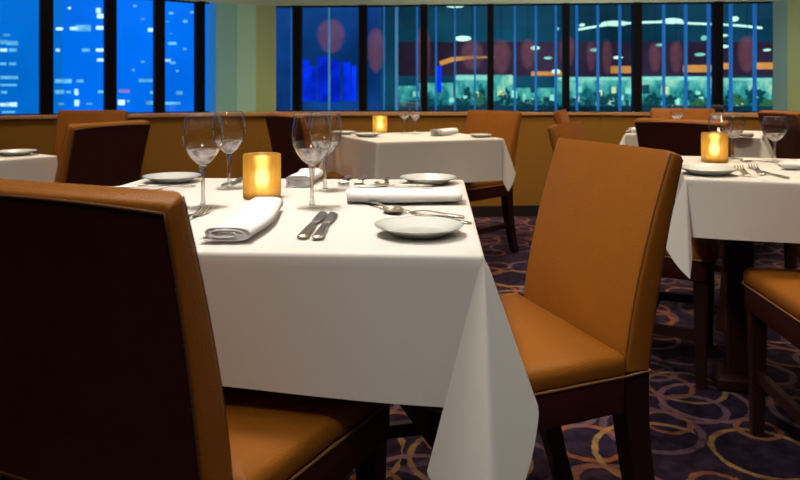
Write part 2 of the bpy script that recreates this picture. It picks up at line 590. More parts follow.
chair0 = make_chair()
CHAIRS = [
    # bottom-front-centre of the back (x, y), facing (fx, fy), label
    ((-.415, 1.022), (.40, .917), 'tan leather dining chair seen from behind, its dark maroon back filling the lower left corner'),
    ((.38, 1.604), (-.95, -.31), 'tan leather dining chair with pale seat piping, right of the large white table in front'),
    ((-1.275, 2.85), (-.95, .30), 'dark maroon chair back turned to us beyond the far left corner of the large table'),
    ((-2.02, 4.50), (.05, -1.0), 'orange-lit chair below the blue windows, facing us at the left wall'),
    ((.515, 4.46), (-.77, -.64), 'orange-lit chair at the right side of the small middle table'),
    ((-.535, 3.92), (.82, .57), 'dark reddish brown chair left of the middle table, seen past the foreground wine glasses'),
    ((.775, 2.74), (.89, -.45), 'narrow tan chair seen edge-on just behind the large chair back at right'),
    ((1.19, 4.66), (.90, -.32), 'small tan chair edge-on by the brown wall, farther back than its neighbour at right'),
    ((1.33, 3.15), (.82, .57), 'dark maroon chair back beyond the amber candle on the right hand table'),
    ((2.515, 4.42), (1.0, .02), 'dark maroon chair at the far right behind the single wine glass'),
    ((2.04, 4.98), (-.15, -1.0), 'orange chair top peeking over the dark chair back, against the right window wall'),
    ((1.20, 1.625), (.17, .985), 'tan chair seat cut by the right edge, pushed under the right hand table'),
]
for i, ((x, y), (fx, fy), lab) in enumerate(CHAIRS):
    rz = math.atan2(-fx, fy)
    if i == 0:
        chair0.location = (x, y, 0); chair0.rotation_euler = (0, 0, rz)
        tag(chair0, lab, 'chair', 'leather dining chairs')
    else:
        dup(chair0, (x, y, 0), rz, lab)


# ------------------------------------------------------------------ tables and cloths
TOPZ = .75


def make_table(size, label, loc, rz, cols=((0, 0),)):
    t = thing('dining_table', label, 'table', loc, rz, 'square dining tables')
    h = size / 2 - .012
    bm = bmesh.new(); box(bm, -h, h, -h, h, .715, TOPZ - .004, .006)
    obj('tabletop', bm, M['wood'], t)
    hx = .12 if len(cols) == 1 else .08
    for k, ky in cols:
        bm = bmesh.new(); box(bm, k - .042, k + .042, ky - .042, ky + .042, .05, .715, .006)
        obj('pedestal', bm, M['wood'], t)
        bm = bmesh.new(); box(bm, k - hx, k + hx, ky - hx, ky + hx, 0, .05, .012)
        obj('foot', bm, M['wood'], t)
    return t


def lerp_list(tab, t):
    for a, b in zip(tab, tab[1:]):
        if t <= b[0]:
            u = (t - a[0]) / (b[0] - a[0])
            u = u * u * (3 - 2 * u) if False else u
            return [p + (q - p) * u for p, q in zip(a[1:], b[1:])]
    return list(tab[-1][1:])


def catmull(tab, t):
    n = len(tab)
    for i in range(n - 1):
        if t <= tab[i + 1][0] + 1e-9:
            a, b = tab[i], tab[i + 1]
            p, q = tab[max(i - 1, 0)], tab[min(i + 2, n - 1)]
            u = (t - a[0]) / (b[0] - a[0])
            res = []
            for k in range(1, len(a)):
                m0 = (b[k] - p[k]) / (b[0] - p[0]) * (b[0] - a[0])
                m1 = (q[k] - a[k]) / (q[0] - a[0]) * (b[0] - a[0])
                u2, u3 = u * u, u * u * u
                res.append((2 * u3 - 3 * u2 + 1) * a[k] + (u3 - 2 * u2 + u) * m0 + (-2 * u3 + 3 * u2) * b[k] + (u3 - u2) * m1)
            return res
    return list(tab[-1][1:])


def make_cloth(size, drops, label, loc, rz, corner_tabs=None, seed=0, z=TOPZ):
    """white square cloth: flat top, four hanging sides, four conical corner folds"""
    rn = random.Random(seed)
    h = size / 2
    corners = [Vector((-h, -h, 0)), Vector((h, -h, 0)), Vector((h, h, 0)), Vector((-h, h, 0))]
    outs = [Vector((0, -1, 0)), Vector((1, 0, 0)), Vector((0, 1, 0)), Vector((-1, 0, 0))]
    NS, NC, NR = 40, 48, 16
    cols = []      # (edge point, outward, direction function(r-frac) -> point)
    dn = Vector((0, 0, -1))
    columns = []
    for s in range(4):
        a, b = corners[s], corners[(s + 1) % 4]
        o = outs[s]
        d0, d1 = drops[s]
        ph = rn.uniform(0, 6)
        for i in range(NS):
            t = i / (NS - 1)
            e = a + (b - a) * t
            drop = d0 + (d1 - d0) * t
            col = [e, e + o * .0025 + dn * .0008, e + o * .0045 + dn * .0026, e + o * .006 + dn * .007]
            for k in range(1, NR + 1):
                r = .007 + (drop - .007) * k / NR
                env = math.sin(math.pi * t) ** .7
                w = .010 * env * math.sin(7.0 * t + ph) * (k / NR) ** 1.5
                col.append(e + o * (.006 + w + .012 * (k / NR) * env * 0) + dn * r)
            columns.append(col)
        # corner s+1
        c = corners[(s + 1) % 4]
        o2 = outs[(s + 1) % 4]
        wdir = (o + o2).normalized(); tau = (b - a).normalized() * .707 + (corners[(s + 2) % 4] - b).normalized() * .707
        tau = (tau - wdir * tau.dot(wdir)).normalized()
        d_a, d_b = d1, drops[(s + 1) % 4][0]
        tab = corner_tabs.get((s + 1) % 4) if corner_tabs else None
        for i in range(1, NC):
            t = i / NC
            if tab:
                ow, ot, rl = lerp_list(tab, t)
            else:
                al = 2 * math.pi * t
                rho = 13.5
                ow, ot = rho * (1 - math.cos(al)), -rho * math.sin(al)
                phi = t * 90
                dd = d_a + (d_b - d_a) * t
                rl = dd / max(math.cos(R(phi)), math.sin(R(phi)))
                rl = min(rl, dd * 1.10)
            th = math.hypot(ow, ot)
            if th > 1e-6:
                hd = (wdir * ow + tau * ot) / th
            else:
                hd = wdir
            di = dn * math.cos(R(th)) + hd * math.sin(R(th))
            oo = (o * (1 - t) + o2 * t)
            oo = oo.normalized()
            col = [c + oo * .0005, c + oo * .0025 + dn * .0008, c + oo * .0045 + dn * .0026, c + oo * .006 + dn * .007]
            for k in range(1, NR + 1):
                r = .007 + (rl - .007) * k / NR
                col.append(c + oo * .006 + di * r)
            columns.append(col)
    bm = bmesh.new()
    n = len(columns)
    V = [[bm.verts.new(p) for p in col] for col in columns]
    for i in range(n):
        j = (i + 1) % n
        for k in range(len(V[0]) - 1):
            bm.faces.new((V[i][k], V[j][k], V[j][k + 1], V[i][k + 1]))
    prev = [v[0] for v in V]
    for s in (.96, .8, .5, .2):
        ring = [bm.verts.new(Vector((columns[i][0].x * s, columns[i][0].y * s, 0))) for i in range(n)]
        for i in range(n):
            j = (i + 1) % n
            bm.faces.new((prev[i], ring[i], ring[j], prev[j]))
        prev = ring
    bm.faces.new(prev)
    o = obj('tablecloth', bm, M['cloth'], None, flat_angle=75)
    o.location = (loc[0], loc[1], z); o.rotation_euler = (0, 0, rz)
    tag(o, label, 'tablecloth', 'white tablecloths')
    return o


def ab(lst):
    """(t, right, toward camera, length) -> (t, outward, tangential, length) for the near right corner"""
    return [(t, .7071 * (a + b), .7071 * (a - b), r) for t, a, b, r in lst]


T1C, T1R = (-.306, 1.56), R(-3.27)
make_table(.90, 'large square table under the white cloth in the foreground', (*T1C, 0), T1R)
FR_TAB = ab([(0, 0, 0, .236), (.36, -15, 4, .335), (.62, 1, 15, .40), (.893, 20, 5, .236), (1, 1, 0, .225)])
make_cloth(.914, [(.185, .236), (.23, .21), (.21, .21), (.21, .185)],
           'white tablecloth with a long pointed corner fold, on the large table in the foreground', T1C, T1R, {1: FR_TAB, 2: [(0, 0, 0, .21), (.5, 1, -2, .22), (1, 0, 0, .21)]}, 3)


def square_from(corner, ang, s):
    u = Vector((math.cos(ang), math.sin(ang))); v = Vector((-u.y, u.x))
    c = Vector(corner) + u * s / 2 + v * s / 2
    return (c.x, c.y)


T2R = R(22); T2S = .72; T2C = square_from((-.115, 3.50), T2R, T2S)
T3R = R(-19); T3S = .76; T3C = square_from((.834, 2.035), T3R, T3S)
T4R = math.atan2(-.47, .88); T4S = .72; T4C = square_from((1.35, 4.19), T4R, T4S)
LR = R(-35); LS = .76
LC = (-1.885, 2.66)
T5R = 0.0; T5S = .60; T5C = (3.10, 4.66)
def ab0(lst):
    """same for the near left corner"""
    return [(t, .7071 * (b - a), .7071 * (a + b), r) for t, a, b, r in lst]


TABS = {5: {1: ab([(0, 0, 0, .225), (.25, -3, 5, .235), (.5, 1, 8, .285), (.75, 20, 3, .20), (1, 0, 0, .215)]),
            0: ab0([(0, 0, 0, .225), (.25, -4, 3, .235), (.5, -1, 6, .27), (.75, 3, 4, .24), (1, 0, 0, .225)])},
        8: {0: ab0([(0, 0, 0, .18), (.25, -20, 3, .185), (.5, 2, 8, .285), (.75, 4, 5, .22), (1, 0, 0, .18)])},
        11: {1: ab([(0, 0, 0, .2), (.25, -3, 3, .21), (.5, 0, 6, .25), (.75, 6, 3, .22), (1, 0, 0, .2)]),
             2: [(0, 0, 0, .2), (.5, 5, 0, .22), (1, 0, 0, .2)]}}
for S, C_, R_, lab, clab, dr, sd in (
        (T2S, T2C, T2R, 'square table under white cloth in the middle by the wall', 'white tablecloth on the small middle table with candle and two glasses', .225, 5),
        (T3S, T3C, T3R, 'square table on dark pedestals under white cloth at the right edge', 'white tablecloth on the right hand table with the amber candle', .17, 8),
        (T4S, T4C, T4R, 'square table under white cloth behind the dark chair back', 'white tablecloth half hidden behind the dark maroon chair back', .17, 9),
        (LS, LC, LR, 'square table under white cloth cut by the left edge', 'white tablecloth at the left edge beside the maroon chair', .20, 11),
        (T5S, T5C, T5R, 'square table at the far right edge beyond the maroon chair', 'sliver of white tablecloth at the far right edge beyond the maroon chair', .18, 12)):
    make_table(S - .014, lab, (*C_, 0), R_, ((-.19, .06), (.19, .06)) if sd == 8 else ((0, 0),))
    make_cloth(S, [(dr, dr)] * 4, clab, C_, R_, TABS.get(sd), sd)

# ------------------------------------------------------------------ wine glasses
ZI = TOPZ + .0015


def make_glass():
    root = thing('wine_glass')
    # bowl (thin wall)
    bm = bmesh.new()
    prof = [(.006, .092), (.012, .0945), (.022, .103), (.032, .117), (.040, .134), (.0435, .150), (.0425, .166), (.039, .184), (.0355, .200)]
    lathe(bm, prof, 40)
    bw = obj('bowl', bm, M['bowl'], root, smooth=True)
    bm = bmesh.new()
    lathe(bm, [(0, .0925), (.006, .0928), (.0118, .0953), (.0217, .1038), (.0312, .1170), (.0350, .1252), (.0348, .1256), (.030, .1195), (.022, .1120), (.013, .1080), (.004, .1066), (0, .1065)], 32)
    obj('bowl_bottom', bm, M['lens'], bw, smooth=True)
    bm = bmesh.new()
    tube(bm, [Vector((.0355 * math.cos(2 * math.pi * k / 48), .0355 * math.sin(2 * math.pi * k / 48), .2004)) for k in range(48)], .0009, 6, closed=True)
    obj('rim', bm, M['rim'], root, smooth=True)
    # thick bowl bottom and stem
    bm = bmesh.new()
    lathe(bm, [(0, .0930), (.0062, .0928), (.0088, .0905), (.0082, .086), (.0062, .078), (.0046, .062), (.0040, .040), (.0044, .018), (.0062, .0075), (.0062, .0062), (0, .0062)], 24)
    obj('stem', bm, M['stem'], root, smooth=True)
    bm = bmesh.new()
    lathe(bm, [(0, .0060), (.007, .0058), (.018, .0036), (.0325, .0018), (.0340, .0010), (.0335, 0), (0, 0)], 40)
    obj('foot', bm, M['foot'], root, smooth=True)
    return root


g0 = make_glass()
GL = [
    (onz(203, 207.5, ZI), 1.0, 'wine glass nearest the left chair back, left of the lit candle', 'large table'),
    (onz(229, 189, ZI), .99, 'wine glass behind its twin, just left of the lit candle', 'large table'),
    (onz(312, 208, ZI), 1.0, 'wine glass right of the candle, standing nearer of that pair', 'large table'),
    (onz(325, 191, ZI), .99, 'wine glass right of the candle, standing behind its twin', 'large table'),
    (onz(404.5, 133.6, ZI), .92, 'small distant wine glass on the middle table, the one nearer the candle', 'middle table'),
    (onz(415, 134.3, ZI), .92, 'small distant wine glass on the middle table, the right one of two', 'middle table'),
]
T3u = Vector((math.cos(T3R), math.sin(T3R))); T3v = Vector((-T3u.y, T3u.x)); T3o = Vector((.834, 2.035))


def t3(a, b):
    p = T3o + T3u * a + T3v * b
    return Vector((p.x, p.y, ZI))


GL += [
    (onz(774.5, 161.5, ZI), (1.0, 1.0, .80), 'single wine glass near the right edge in front of the maroon chair', 'right hand table'),
    (onz(720.5, 160.0, ZI), (1.0, 1.0, .82), 'wine glass behind the right hand candle, the left of the two', 'right hand table'),
    (onz(732.5, 158.5, ZI), (1.0, 1.0, .82), 'wine glass behind the right hand candle, the right of the two', 'right hand table'),
    (Vector((1.75, 4.42, ZI)), (1, 1, .82), 'rim of a wine glass over the maroon chair back, beside the orange chair top', 'far right table'),
    (Vector((2.00, 4.42, ZI)), (1, 1, .82), 'wine glass rim farther right over the maroon chair back, at the black window post', 'far right table'),
]
for i, (p, sc, lab, gr) in enumerate(GL):
    s = sc if isinstance(sc, tuple) else (sc, sc, sc)
    if i == 0:
        g0.location = p; tag(g0, lab, 'wine glass', 'wine glasses')
    else:
        dup(g0, p, rnd.uniform(0, 6), lab, scale=s)


# ------------------------------------------------------------------ candle holders
def make_candle():
    root = thing('candle_holder')
    bm = bmesh.new()
    n = 72
    rip = lambda a, k: (.0011 * abs(math.sin(9 * a)) if k <= 4 else 0)
    lathe(bm, [(.038, 0), (.0425, .003), (.043, .03), (.043, .075), (.043, .102), (.0415, .104), (.0400, .102), (.040, .03), (.039, .008), (0, .008)], n, rip)
    obj('glass_cup', bm, M['amber'], root, smooth=True)
    bm = bmesh.new(); lathe(bm, [(0, .0085), (.030, .0085), (.031, .012), (.031, .016), (.029, .018), (0, .017)], 28)
    wx = obj('candle', bm, M['wax'], root, smooth=True)
    bm = bmesh.new(); lathe(bm, [(0, .026), (.007, .029), (.013, .038), (.0135, .046), (.010, .058), (.003, .070), (0, .073)], 16)
    obj('flame', bm, M['flame'], wx, smooth=True)
    bm = bmesh.new(); tube(bm, [(0, 0, .017), (.001, 0, .030)], .0011, 6)
    obj('wick', bm, M['seam'], wx)
    return root


c0 = make_candle()
CN = [(onz(262, 197.8, ZI), 'glowing amber glass candle holder in the centre of the large table'),
      (onz(380, 133.0, ZI), 'small amber candle holder glowing on the middle table'),
      (onz(714.5, 161.8, ZI), 'amber candle holder glowing on the right hand table')]
for i, (p, lab) in enumerate(CN):
    if i == 0:
        c0.location = p; tag(c0, lab, 'candle', 'amber candle holders')
    else:
        dup(c0, p, rnd.uniform(0, 1), lab)
    ld = bpy.data.lights.new('candle_glow', 'POINT'); ld.energy = .26; ld.color = (1, .66, .28); ld.shadow_soft_size = .012
    lo = bpy.data.objects.new('candle_glow', ld); COL.objects.link(lo); lo.location = p + Vector((0, 0, .084))

# ------------------------------------------------------------------ plates


def make_plate():
    bm = bmesh.new()
    lathe(bm, [(0, .0035), (.040, .0035), (.050, .0055), (.064, .0125), (.0765, .0175), (.0782, .0178), (.0776, .0162), (.064, .0105), (.050, .002), (.044, 0), (.042, .001), (0, .0012)], 56)
    return obj('bread_plate', bm, M['china'], None, smooth=True)


def copy1(o, loc, rz, label, scale=None):
    c = o.copy(); COL.objects.link(c); c.location = loc; c.rotation_euler = (0, 0, rz); c['label'] = label
    if scale:
        c.scale = scale
    return c


p0 = make_plate()
tag(p0, 'white bread plate at the near right corner of the large table', 'plate', 'white bread plates')
p0.location = onz(419, 234.0, ZI)
for p, lab, s in (
        (onz(428.5, 183.0, ZI), 'white bread plate at the far right corner of the large table', 1),
        (onz(172, 181.5, ZI), 'white bread plate at the far left corner of the large table', 1),
        (onz(367, 136.4, ZI), 'white plate on the middle table in front of its candle', 1.05),
        (onz(343, 134.4, ZI), 'white plate on the middle table seen just right of the foreground glasses', 1.0),
        (onz(480, 137.0, ZI), 'white plate at the right end of the middle table', .85),
        (onz(708, 174.0, ZI), 'white plate on the right hand table in front of its candle', 1.1),
        (onz(15, 155.0, ZI), 'white plate on the left edge table', 1.0)):
    copy1(p0, p, rnd.uniform(0, 6), lab, (s, s, s))

# ------------------------------------------------------------------ napkins


def make_napkin(L, W, H, seed, turns=3.2):
    """flattened roll of white linen, axis along y"""
    rn = random.Random(seed)
    N = 74
    NL = 18
    path = []
    for i in range(N):
        t = i / (N - 1)
        a = turns * 2 * math.pi * t + 1.2 * math.pi
        k = 1 - .85 * t
        x = (W / 2) * (abs(math.cos(a)) ** .55) * math.copysign(1, math.cos(a)) * (.96 * k + .04)
        zz = (H / 2) * (abs(math.sin(a)) ** .8) * math.copysign(1, math.sin(a)) * k
        path.append((x, zz))
    bm = bmesh.new()
    ph = [rn.uniform(0, 6) for _ in range(4)]
    rows = []
    for j in range(NL + 1):
        v = j / NL
        y = -L / 2 + L * v
        row = []
        for i, (x, zz) in enumerate(path):
            t = i / (N - 1)
            sk = .006 * math.sin(3 * v + ph[0]) + .004 * math.sin(6 * v + ph[1])
            th = 1 + .12 * math.sin(4 * v + ph[2])
            zv = zz * th
            row.append(bm.verts.new((x * (1 + .05 * math.sin(3 * v + ph[3])) + sk, y + .006 * math.sin(9 * t + ph[1]) * (abs(v - .5) * 2) ** 3, zv)))
        rows.append(row)
    for a, b in zip(rows, rows[1:]):
        for i in range(N - 1):
            bm.faces.new((a[i], a[i + 1], b[i + 1], b[i]))
    per = [i for i in range(N) if i / (N - 1) * turns <= 1.0]
    for j, sg in ((0, 1), (NL, -1)):
        q = []
        for i in per:
            c = rows[j][i].co
            q.append(bm.verts.new((c.x * .95, c.y + sg * .0055, c.z * .9)))
        bm.faces.new(q)
    zmin = min(v.co.z for v in bm.verts)
    for v in bm.verts:
        v.co.z -= zmin - .0008
    o = obj('folded_napkin', bm, M['napkin'], None, smooth=True)
    s = o.modifiers.new('thick', 'SOLIDIFY'); s.thickness = .0011
    return o


def napkin_at(pa, pb, W, H, lab, seed, z=ZI):
    a, b = Vector(pa), Vector(pb)
    L = (b - a).length
    o = make_napkin(L, W, H, seed)
    c = (a + b) / 2
    o.location = (c.x, c.y, z)
    d = b - a
    o.rotation_euler = (0, 0, math.atan2(-d.x, d.y))
    tag(o, lab, 'napkin', 'folded white napkins')
    return o


napkin_at((-.288, 1.150, 0), (-.275, 1.475, 0), .088, .027, 'folded white napkin in front of the candle, its layered end towards us', 1)
napkin_at((-.118, 1.595, 0), (.136, 1.585, 0), .105, .030, 'folded white napkin lying crossways at right on the large table, knife on top', 2)
napkin_at(onz(296, 187, ZI), onz(311, 179, ZI) + Vector((.0, .03, 0)), .085, .03, 'folded white napkin behind the candle on the far side of the large table', 3)
napkin_at(onz(434, 136, ZI), onz(453, 134.5, ZI), .09, .04, 'folded white napkin on the middle table, right of its glasses', 4)
napkin_at((1.40, 4.26, 0), (1.56, 4.28, 0), .09, .035, 'folded white napkin on the far table, left of the maroon chair back', 5)
napkin_at(onz(728, 136.8, ZI), onz(752, 137.2, ZI), .09, .035, 'folded white napkin on the far table, right of the maroon chair back', 6)
napkin_at(onz(783, 168.5, ZI), onz(822, 171.0, ZI), .08, .028, 'folded white napkin at the right edge on the right hand table', 7)

# ------------------------------------------------------------------ cutlery


def make_knife(L=.22):
    r = thing('table_knife')
    k = L / .22
    bm = bmesh.new()
    ribbon(bm, [(0, -.110 * k, .003), (0, -.105 * k, .003), (0, -.06 * k, .0032), (0, -.01 * k, .003), (0, .005 * k, .003)], [.012, .017, .015, .012, .010], [.004, .006, .006, .005, .004])
    a = obj('handle', bm, M['steel'], r, smooth=True)
    bm = bmesh.new()
    ribbon(bm, [(0, .005 * k, .003), (.001, .02 * k, .003), (.002, .06 * k, .003), (.002, .09 * k, .003), (-.001, .106 * k, .003), (-.004, .110 * k, .003)], [.010, .016, .019, .018, .010, .003], .002)
    b = obj('blade', bm, M['steel'], r, smooth=True)
    drop_to_zero([a, b])
    return r


def make_fork():
    r = thing('table_fork')
    bm = bmesh.new()
    ribbon(bm, [(0, -.10, .0025), (0, -.095, .003), (0, -.05, .0055), (0, 0, .009), (0, .025, .006), (0, .04, .0035)], [.010, .017, .012, .007, .009, .022], .0028)
    a = obj('handle', bm, M['steel'], r, smooth=True)
    bm = bmesh.new()
    for q in range(4):
        x = -.009 + .006 * q
        ribbon(bm, [(x * .9, .038, .0035), (x, .055, .002), (x, .075, .0045), (x, .092, .010)], [.0042, .0036, .0034, .002], .002)
    b = obj('tines', bm, M['steel'], r, smooth=True)
    drop_to_zero([a, b])
    return r


def make_spoon():
    r = thing('table_spoon')
    bm = bmesh.new()
    ribbon(bm, [(0, -.10, .0025), (0, -.095, .003), (0, -.05, .006), (0, .01, .010), (0, .035, .007), (0, .048, .006)], [.010, .017, .012, .006, .007, .010], .0028)
    a = obj('handle', bm, M['steel'], r, smooth=True)
    bm = bmesh.new()
    nu, nv = 20, 7
    for lay in (0, .0016):
        rows = []
        for j in range(nv + 1):
            q = j / nv
            row = []
            for i in range(nu):
                an = 2 * math.pi * i / nu
                rr = math.sin(q * math.pi / 2)
                row.append(bm.verts.new((.019 * rr * math.cos(an) * (1 + .12 * math.sin(an)), .078 + .031 * rr * math.sin(an), .0075 - .0075 * math.cos(q * math.pi / 2) + lay)))
            rows.append(row)
        for p, s in zip(rows, rows[1:]):
            for i in range(nu):
                bm.faces.new((p[i], p[(i + 1) % nu], s[(i + 1) % nu], s[i]))
    bmesh.ops.remove_doubles(bm, verts=bm.verts[:], dist=1e-5)
    b = obj('spoon_bowl', bm, M['steel'], r, smooth=True)
    drop_to_zero([a, b])
    return r


protos = {'knife': make_knife(), 'fork': make_fork(), 'spoon': make_spoon()}
used = set()


def cutlery(kind, tail, tip, lab, z=ZI):
    """tail: handle end, tip: other end (world xy)"""
    a, b = Vector((tail[0], tail[1])), Vector((tip[0], tip[1]))
    d = b - a
    c = (a + b) / 2
    rz = math.atan2(-d.x, d.y)
    base = {'knife': .22, 'fork': .195, 'spoon': .21}[kind]
    s = d.length / base
    s = max(.7, min(1.15, s)); w_ = s * (1.0 if kind == 'knife' else 1.15)
    p = protos[kind]
    loc = (c.x, c.y, z)
    if kind not in used:
        used.add(kind)
        p.location = loc; p.rotation_euler = (0, 0, rz); p.scale = (w_, s, s); tag(p, lab, kind, 'silver cutlery')
        return p
    return dup(p, loc, rz, lab, scale=(w_, s, s))


o = lambda px, py: onz(px, py, ZI)
cutlery('knife', o(299, 243), o(325, 211), 'table knife, left of the two side by side in front of the glasses')
cutlery('knife', o(315.5, 243), o(334, 212), 'table knife, right of the two side by side in front of the glasses')
# right place setting
cutlery('fork', o(463, 217.5), o(394, 210), 'fork lying just below the crossways napkin, above the near plate')
cutlery('spoon', o(360, 201.0), o(398, 214.5), 'silver spoon slanting from the crossways napkin towards the near plate')
cutlery('fork', o(470, 223.5), o(410, 215), 'fork half hidden behind the near bread plate, handle at table edge')
kn = cutlery('knife', (.075, 1.592), (-.105, 1.600), 'butter knife lying on top of the crossways napkin', ZI + .0335)
# far place setting
cutlery('fork', o(349, 176.5), o(342, 186.5), 'fork with tines towards us behind the crossways napkin, left of two')
cutlery('fork', o(364, 177.0), o(357.5, 186.0), 'fork with tines towards us behind the crossways napkin, right of two')
cutlery('spoon', o(388, 177.5), o(381, 186.5), 'small spoon pointing at us at the far edge of the large table')
cutlery('knife', o(243, 178.3), o(222, 186), 'knife behind the left pair of glasses, the nearer of two')
cutlery('knife', o(250, 178.2), o(233, 184.5), 'knife behind the left pair of glasses, closest to the candle')
# left place settings
cutlery('fork', (-.415, 1.275), (-.405, 1.47), 'fork with tines showing beside the left chair back, right of two')
cutlery('fork', (-.458, 1.275), (-.451, 1.47), 'fork with tines showing beside the left chair back, left of two')
cutlery('knife', o(120, 187.5), o(160, 185.5), 'butter knife at the far left corner in front of the bread plate')
cutlery('fork', o(184, 187.2), o(157, 190), 'fork in front of the far left bread plate')
# right hand table
cutlery('fork', o(752, 180.0), o(735, 165.5), 'fork on the right hand table beside its plate, left of two')
cutlery('fork', o(766, 178.6), o(749, 164.6), 'fork on the right hand table, right of two beside the plate')
cutlery('knife', o(788, 178.5), o(760, 171.5), 'knife slanting to the right edge on the right hand table')
cutlery('spoon', o(772, 163.8), o(752, 162.2), 'small spoon near the base of the single glass at right')

# ------------------------------------------------------------------ room shell
bm = bmesh.new(); box(bm, -6.5, 6.5, -5, 7.5, -.1, 0)
struct(obj('floor', bm, M['carpet']))
bm = bmesh.new(); box(bm, -6.5, 6.5, -5, 7.5, 2.6, 2.7)
struct(obj('ceiling', bm, M['ceiling']))
bm = bmesh.new(); box(bm, -6.5, 6.5, -5.1, -5, 0, 2.6)
struct(obj('wall_back', bm, M['roomwall']))
bm = bmesh.new(); box(bm, -6.6, -6.5, -5, 2.2, 0, 2.6)
struct(obj('wall_left', bm, M['roomwall']))
bm = bmesh.new(); box(bm, 6.5, 6.6, -5, 5.4, 0, 2.6)
struct(obj('wall_right', bm, M['roomwall']))

SILL = .832
P_front = [Vector((-6.5, 2.25)), ray(-20, 4.74).xy, ray(240, 5.42).xy, ray(600, 5.72).xy, ray(800, 5.06).xy, Vector((6.5, 5.06))]
G_line = [Vector((-6.6, 2.4)), ray(-20, 4.93).xy, ray(209, 5.85).xy, ray(276, 6.10).xy, ray(773, 5.78).xy, ray(835, 5.35).xy, Vector((6.6, 5.35))]


def wallseg(bm, a, b, z0, z1, th, side=1):
    """slab standing on the line a-b, thickness towards the far side"""
    d = (b - a).normalized(); n = Vector((-d.y, d.x)) * side * th
    pts = [a, b, b + n, a + n]
    loft(bm, [[Vector((p.x, p.y, z)) for p in pts] for z in (z0, z1)])


bm = bmesh.new()
for a, b in zip(P_front, P_front[1:]):
    wallseg(bm, a, b, 0, SILL - .018, .05)
struct(obj('wall_low', bm, M['wainscot']))
bm = bmesh.new()
for a, b in zip(P_front, P_front[1:]):
    d = (b - a).normalized(); n = Vector((d.y, -d.x)) * .013
    wallseg(bm, a + n, b + n, 0, .085, .012)
struct(obj('baseboard_low', bm, M['base']))
bm = bmesh.new()
poly = [p + Vector((0, -.018)) for p in P_front] + [p + Vector((0, .08)) for p in reversed(G_line)]
loft(bm, [[Vector((p.x, p.y, z)) for p in poly] for z in (SILL - .018, SILL)])
struct(obj('trim_1', bm, M['ledge']))
# soffit above the windows
ZH = 1.75
bm = bmesh.new()
for a, b in zip(G_line, G_line[1:]):
    wallseg(bm, a, b, ZH, 2.6, .12)
struct(obj('wall_soffit', bm, M['soffit']))
# wall below the ledge at the glass line
bm = bmesh.new()
for a, b in zip(G_line, G_line[1:]):
    wallseg(bm, a + Vector((0, .1)), b + Vector((0, .1)), 0, SILL - .02, .05)
struct(obj('wall_outer', bm, M['base']))


def on_line(a, b, px):
    """where the sight line of column px meets the wall line a-b"""
    u = (px - 400) / F
    d = b - a
    t = (u * a.y - a.x) / (d.x - u * d.y)
    return a + d * t


def post(bm, c, d, w, dep, z0, z1):
    n = Vector((-d.y, d.x))
    pts = [c - d * w / 2 - n * dep * .35, c + d * w / 2 - n * dep * .35, c + d * w / 2 + n * dep * .65, c - d * w / 2 + n * dep * .65]
    loft(bm, [[Vector((p.x, p.y, z)) for p in pts] for z in (z0, z1)])


def window(name, a, b, posts, fins, wpost):
    w = struct(thing(name))
    d = (b - a).normalized()
    pts = []
    for px, wd in posts:
        c = on_line(a, b, px)
        bm = bmesh.new(); post(bm, c, d, wd, .09, SILL, ZH)
        obj('mullion', bm, M['mullion'], w)
        pts.append(c)
    ends = [a] + pts + [b]
    for p, q in zip(ends, ends[1:]):
        if (q - p).length < .12:
            continue
        bm = bmesh.new()
        n = Vector((-d.y, d.x)) * .03
        v = [bm.verts.new((r.x, r.y, z)) for r, z in ((p + n, SILL), (q + n, SILL), (q + n, ZH), (p + n, ZH))]
        bm.faces.new(v)
        obj('pane', bm, M['pane'], w)
    n = Vector((-d.y, d.x))
    for px, wd, mt in fins:
        c = on_line(a + n * .16, b + n * .16, px)
        bm = bmesh.new(); post(bm, c, d, wd, .05, SILL - .1, ZH + .3)
        obj('fin', bm, M[mt], w)
    # head and sill rails
    for z0, z1 in ((ZH - .012, ZH), (SILL, SILL + .008)):
        bm = bmesh.new()
        wallseg(bm, a, b, z0, z1, .05)
        obj('rail', bm, M['mullion'], w)
    return w


window('window_1', G_line[1], G_line[2], [(46.5, .086), (110.5, .080), (159.5, .072), (200, .066)], [], .1)
window('window_2', G_line[3], G_line[4], [(297, .072), (363, .066), (424, .058), (490.5, .050), (566, .052), (637, .068), (718, .064)],
       [(292, .018, 'fin'), (329, .011, 'fin_pale'), (384, .010, 'fin'), (396.5, .024, 'fin_pale')] +
       [(px, .015, 'fin') for px in (417, 436, 455, 475, 515, 536, 556, 577, 598, 620, 664, 686, 709, 731, 755)], .1)

# corner column, reflected window tints put into the colours of three panels, and the column at the far right
cols = [('trim_2', 209, 216, 'panel_slate', 1, 2), ]


def colseg(name, a, b, mat):
    bm = bmesh.new(); wallseg(bm, a, b, SILL, ZH, .1)
    return struct(obj(name, bm, M[mat]))


ca, cb = G_line[2], G_line[3]
pp = [on_line(ca, cb, x) for x in (209, 216.2, 236, 236.7, 256, 276)]
colseg('wall_corner_slate', pp[0], pp[1], 'fin')
colseg('wall_corner_teal', pp[1], pp[2], 'panel_teal')
colseg('trim_4', pp[2], pp[3], 'panel_slate')
colseg('wall_corner_mint', pp[3], pp[4], 'panel_mint')
colseg('wall_corner_olive', pp[4], pp[5], 'panel_olive')
da, db = G_line[4], G_line[5]
qq = [on_line(da, db, x) for x in (773, 787.5, 834)]
colseg('wall_right_slate', qq[0], qq[1], 'panel_slate')
colseg('wall_right_olive', qq[1], qq[2], 'panel_olive')
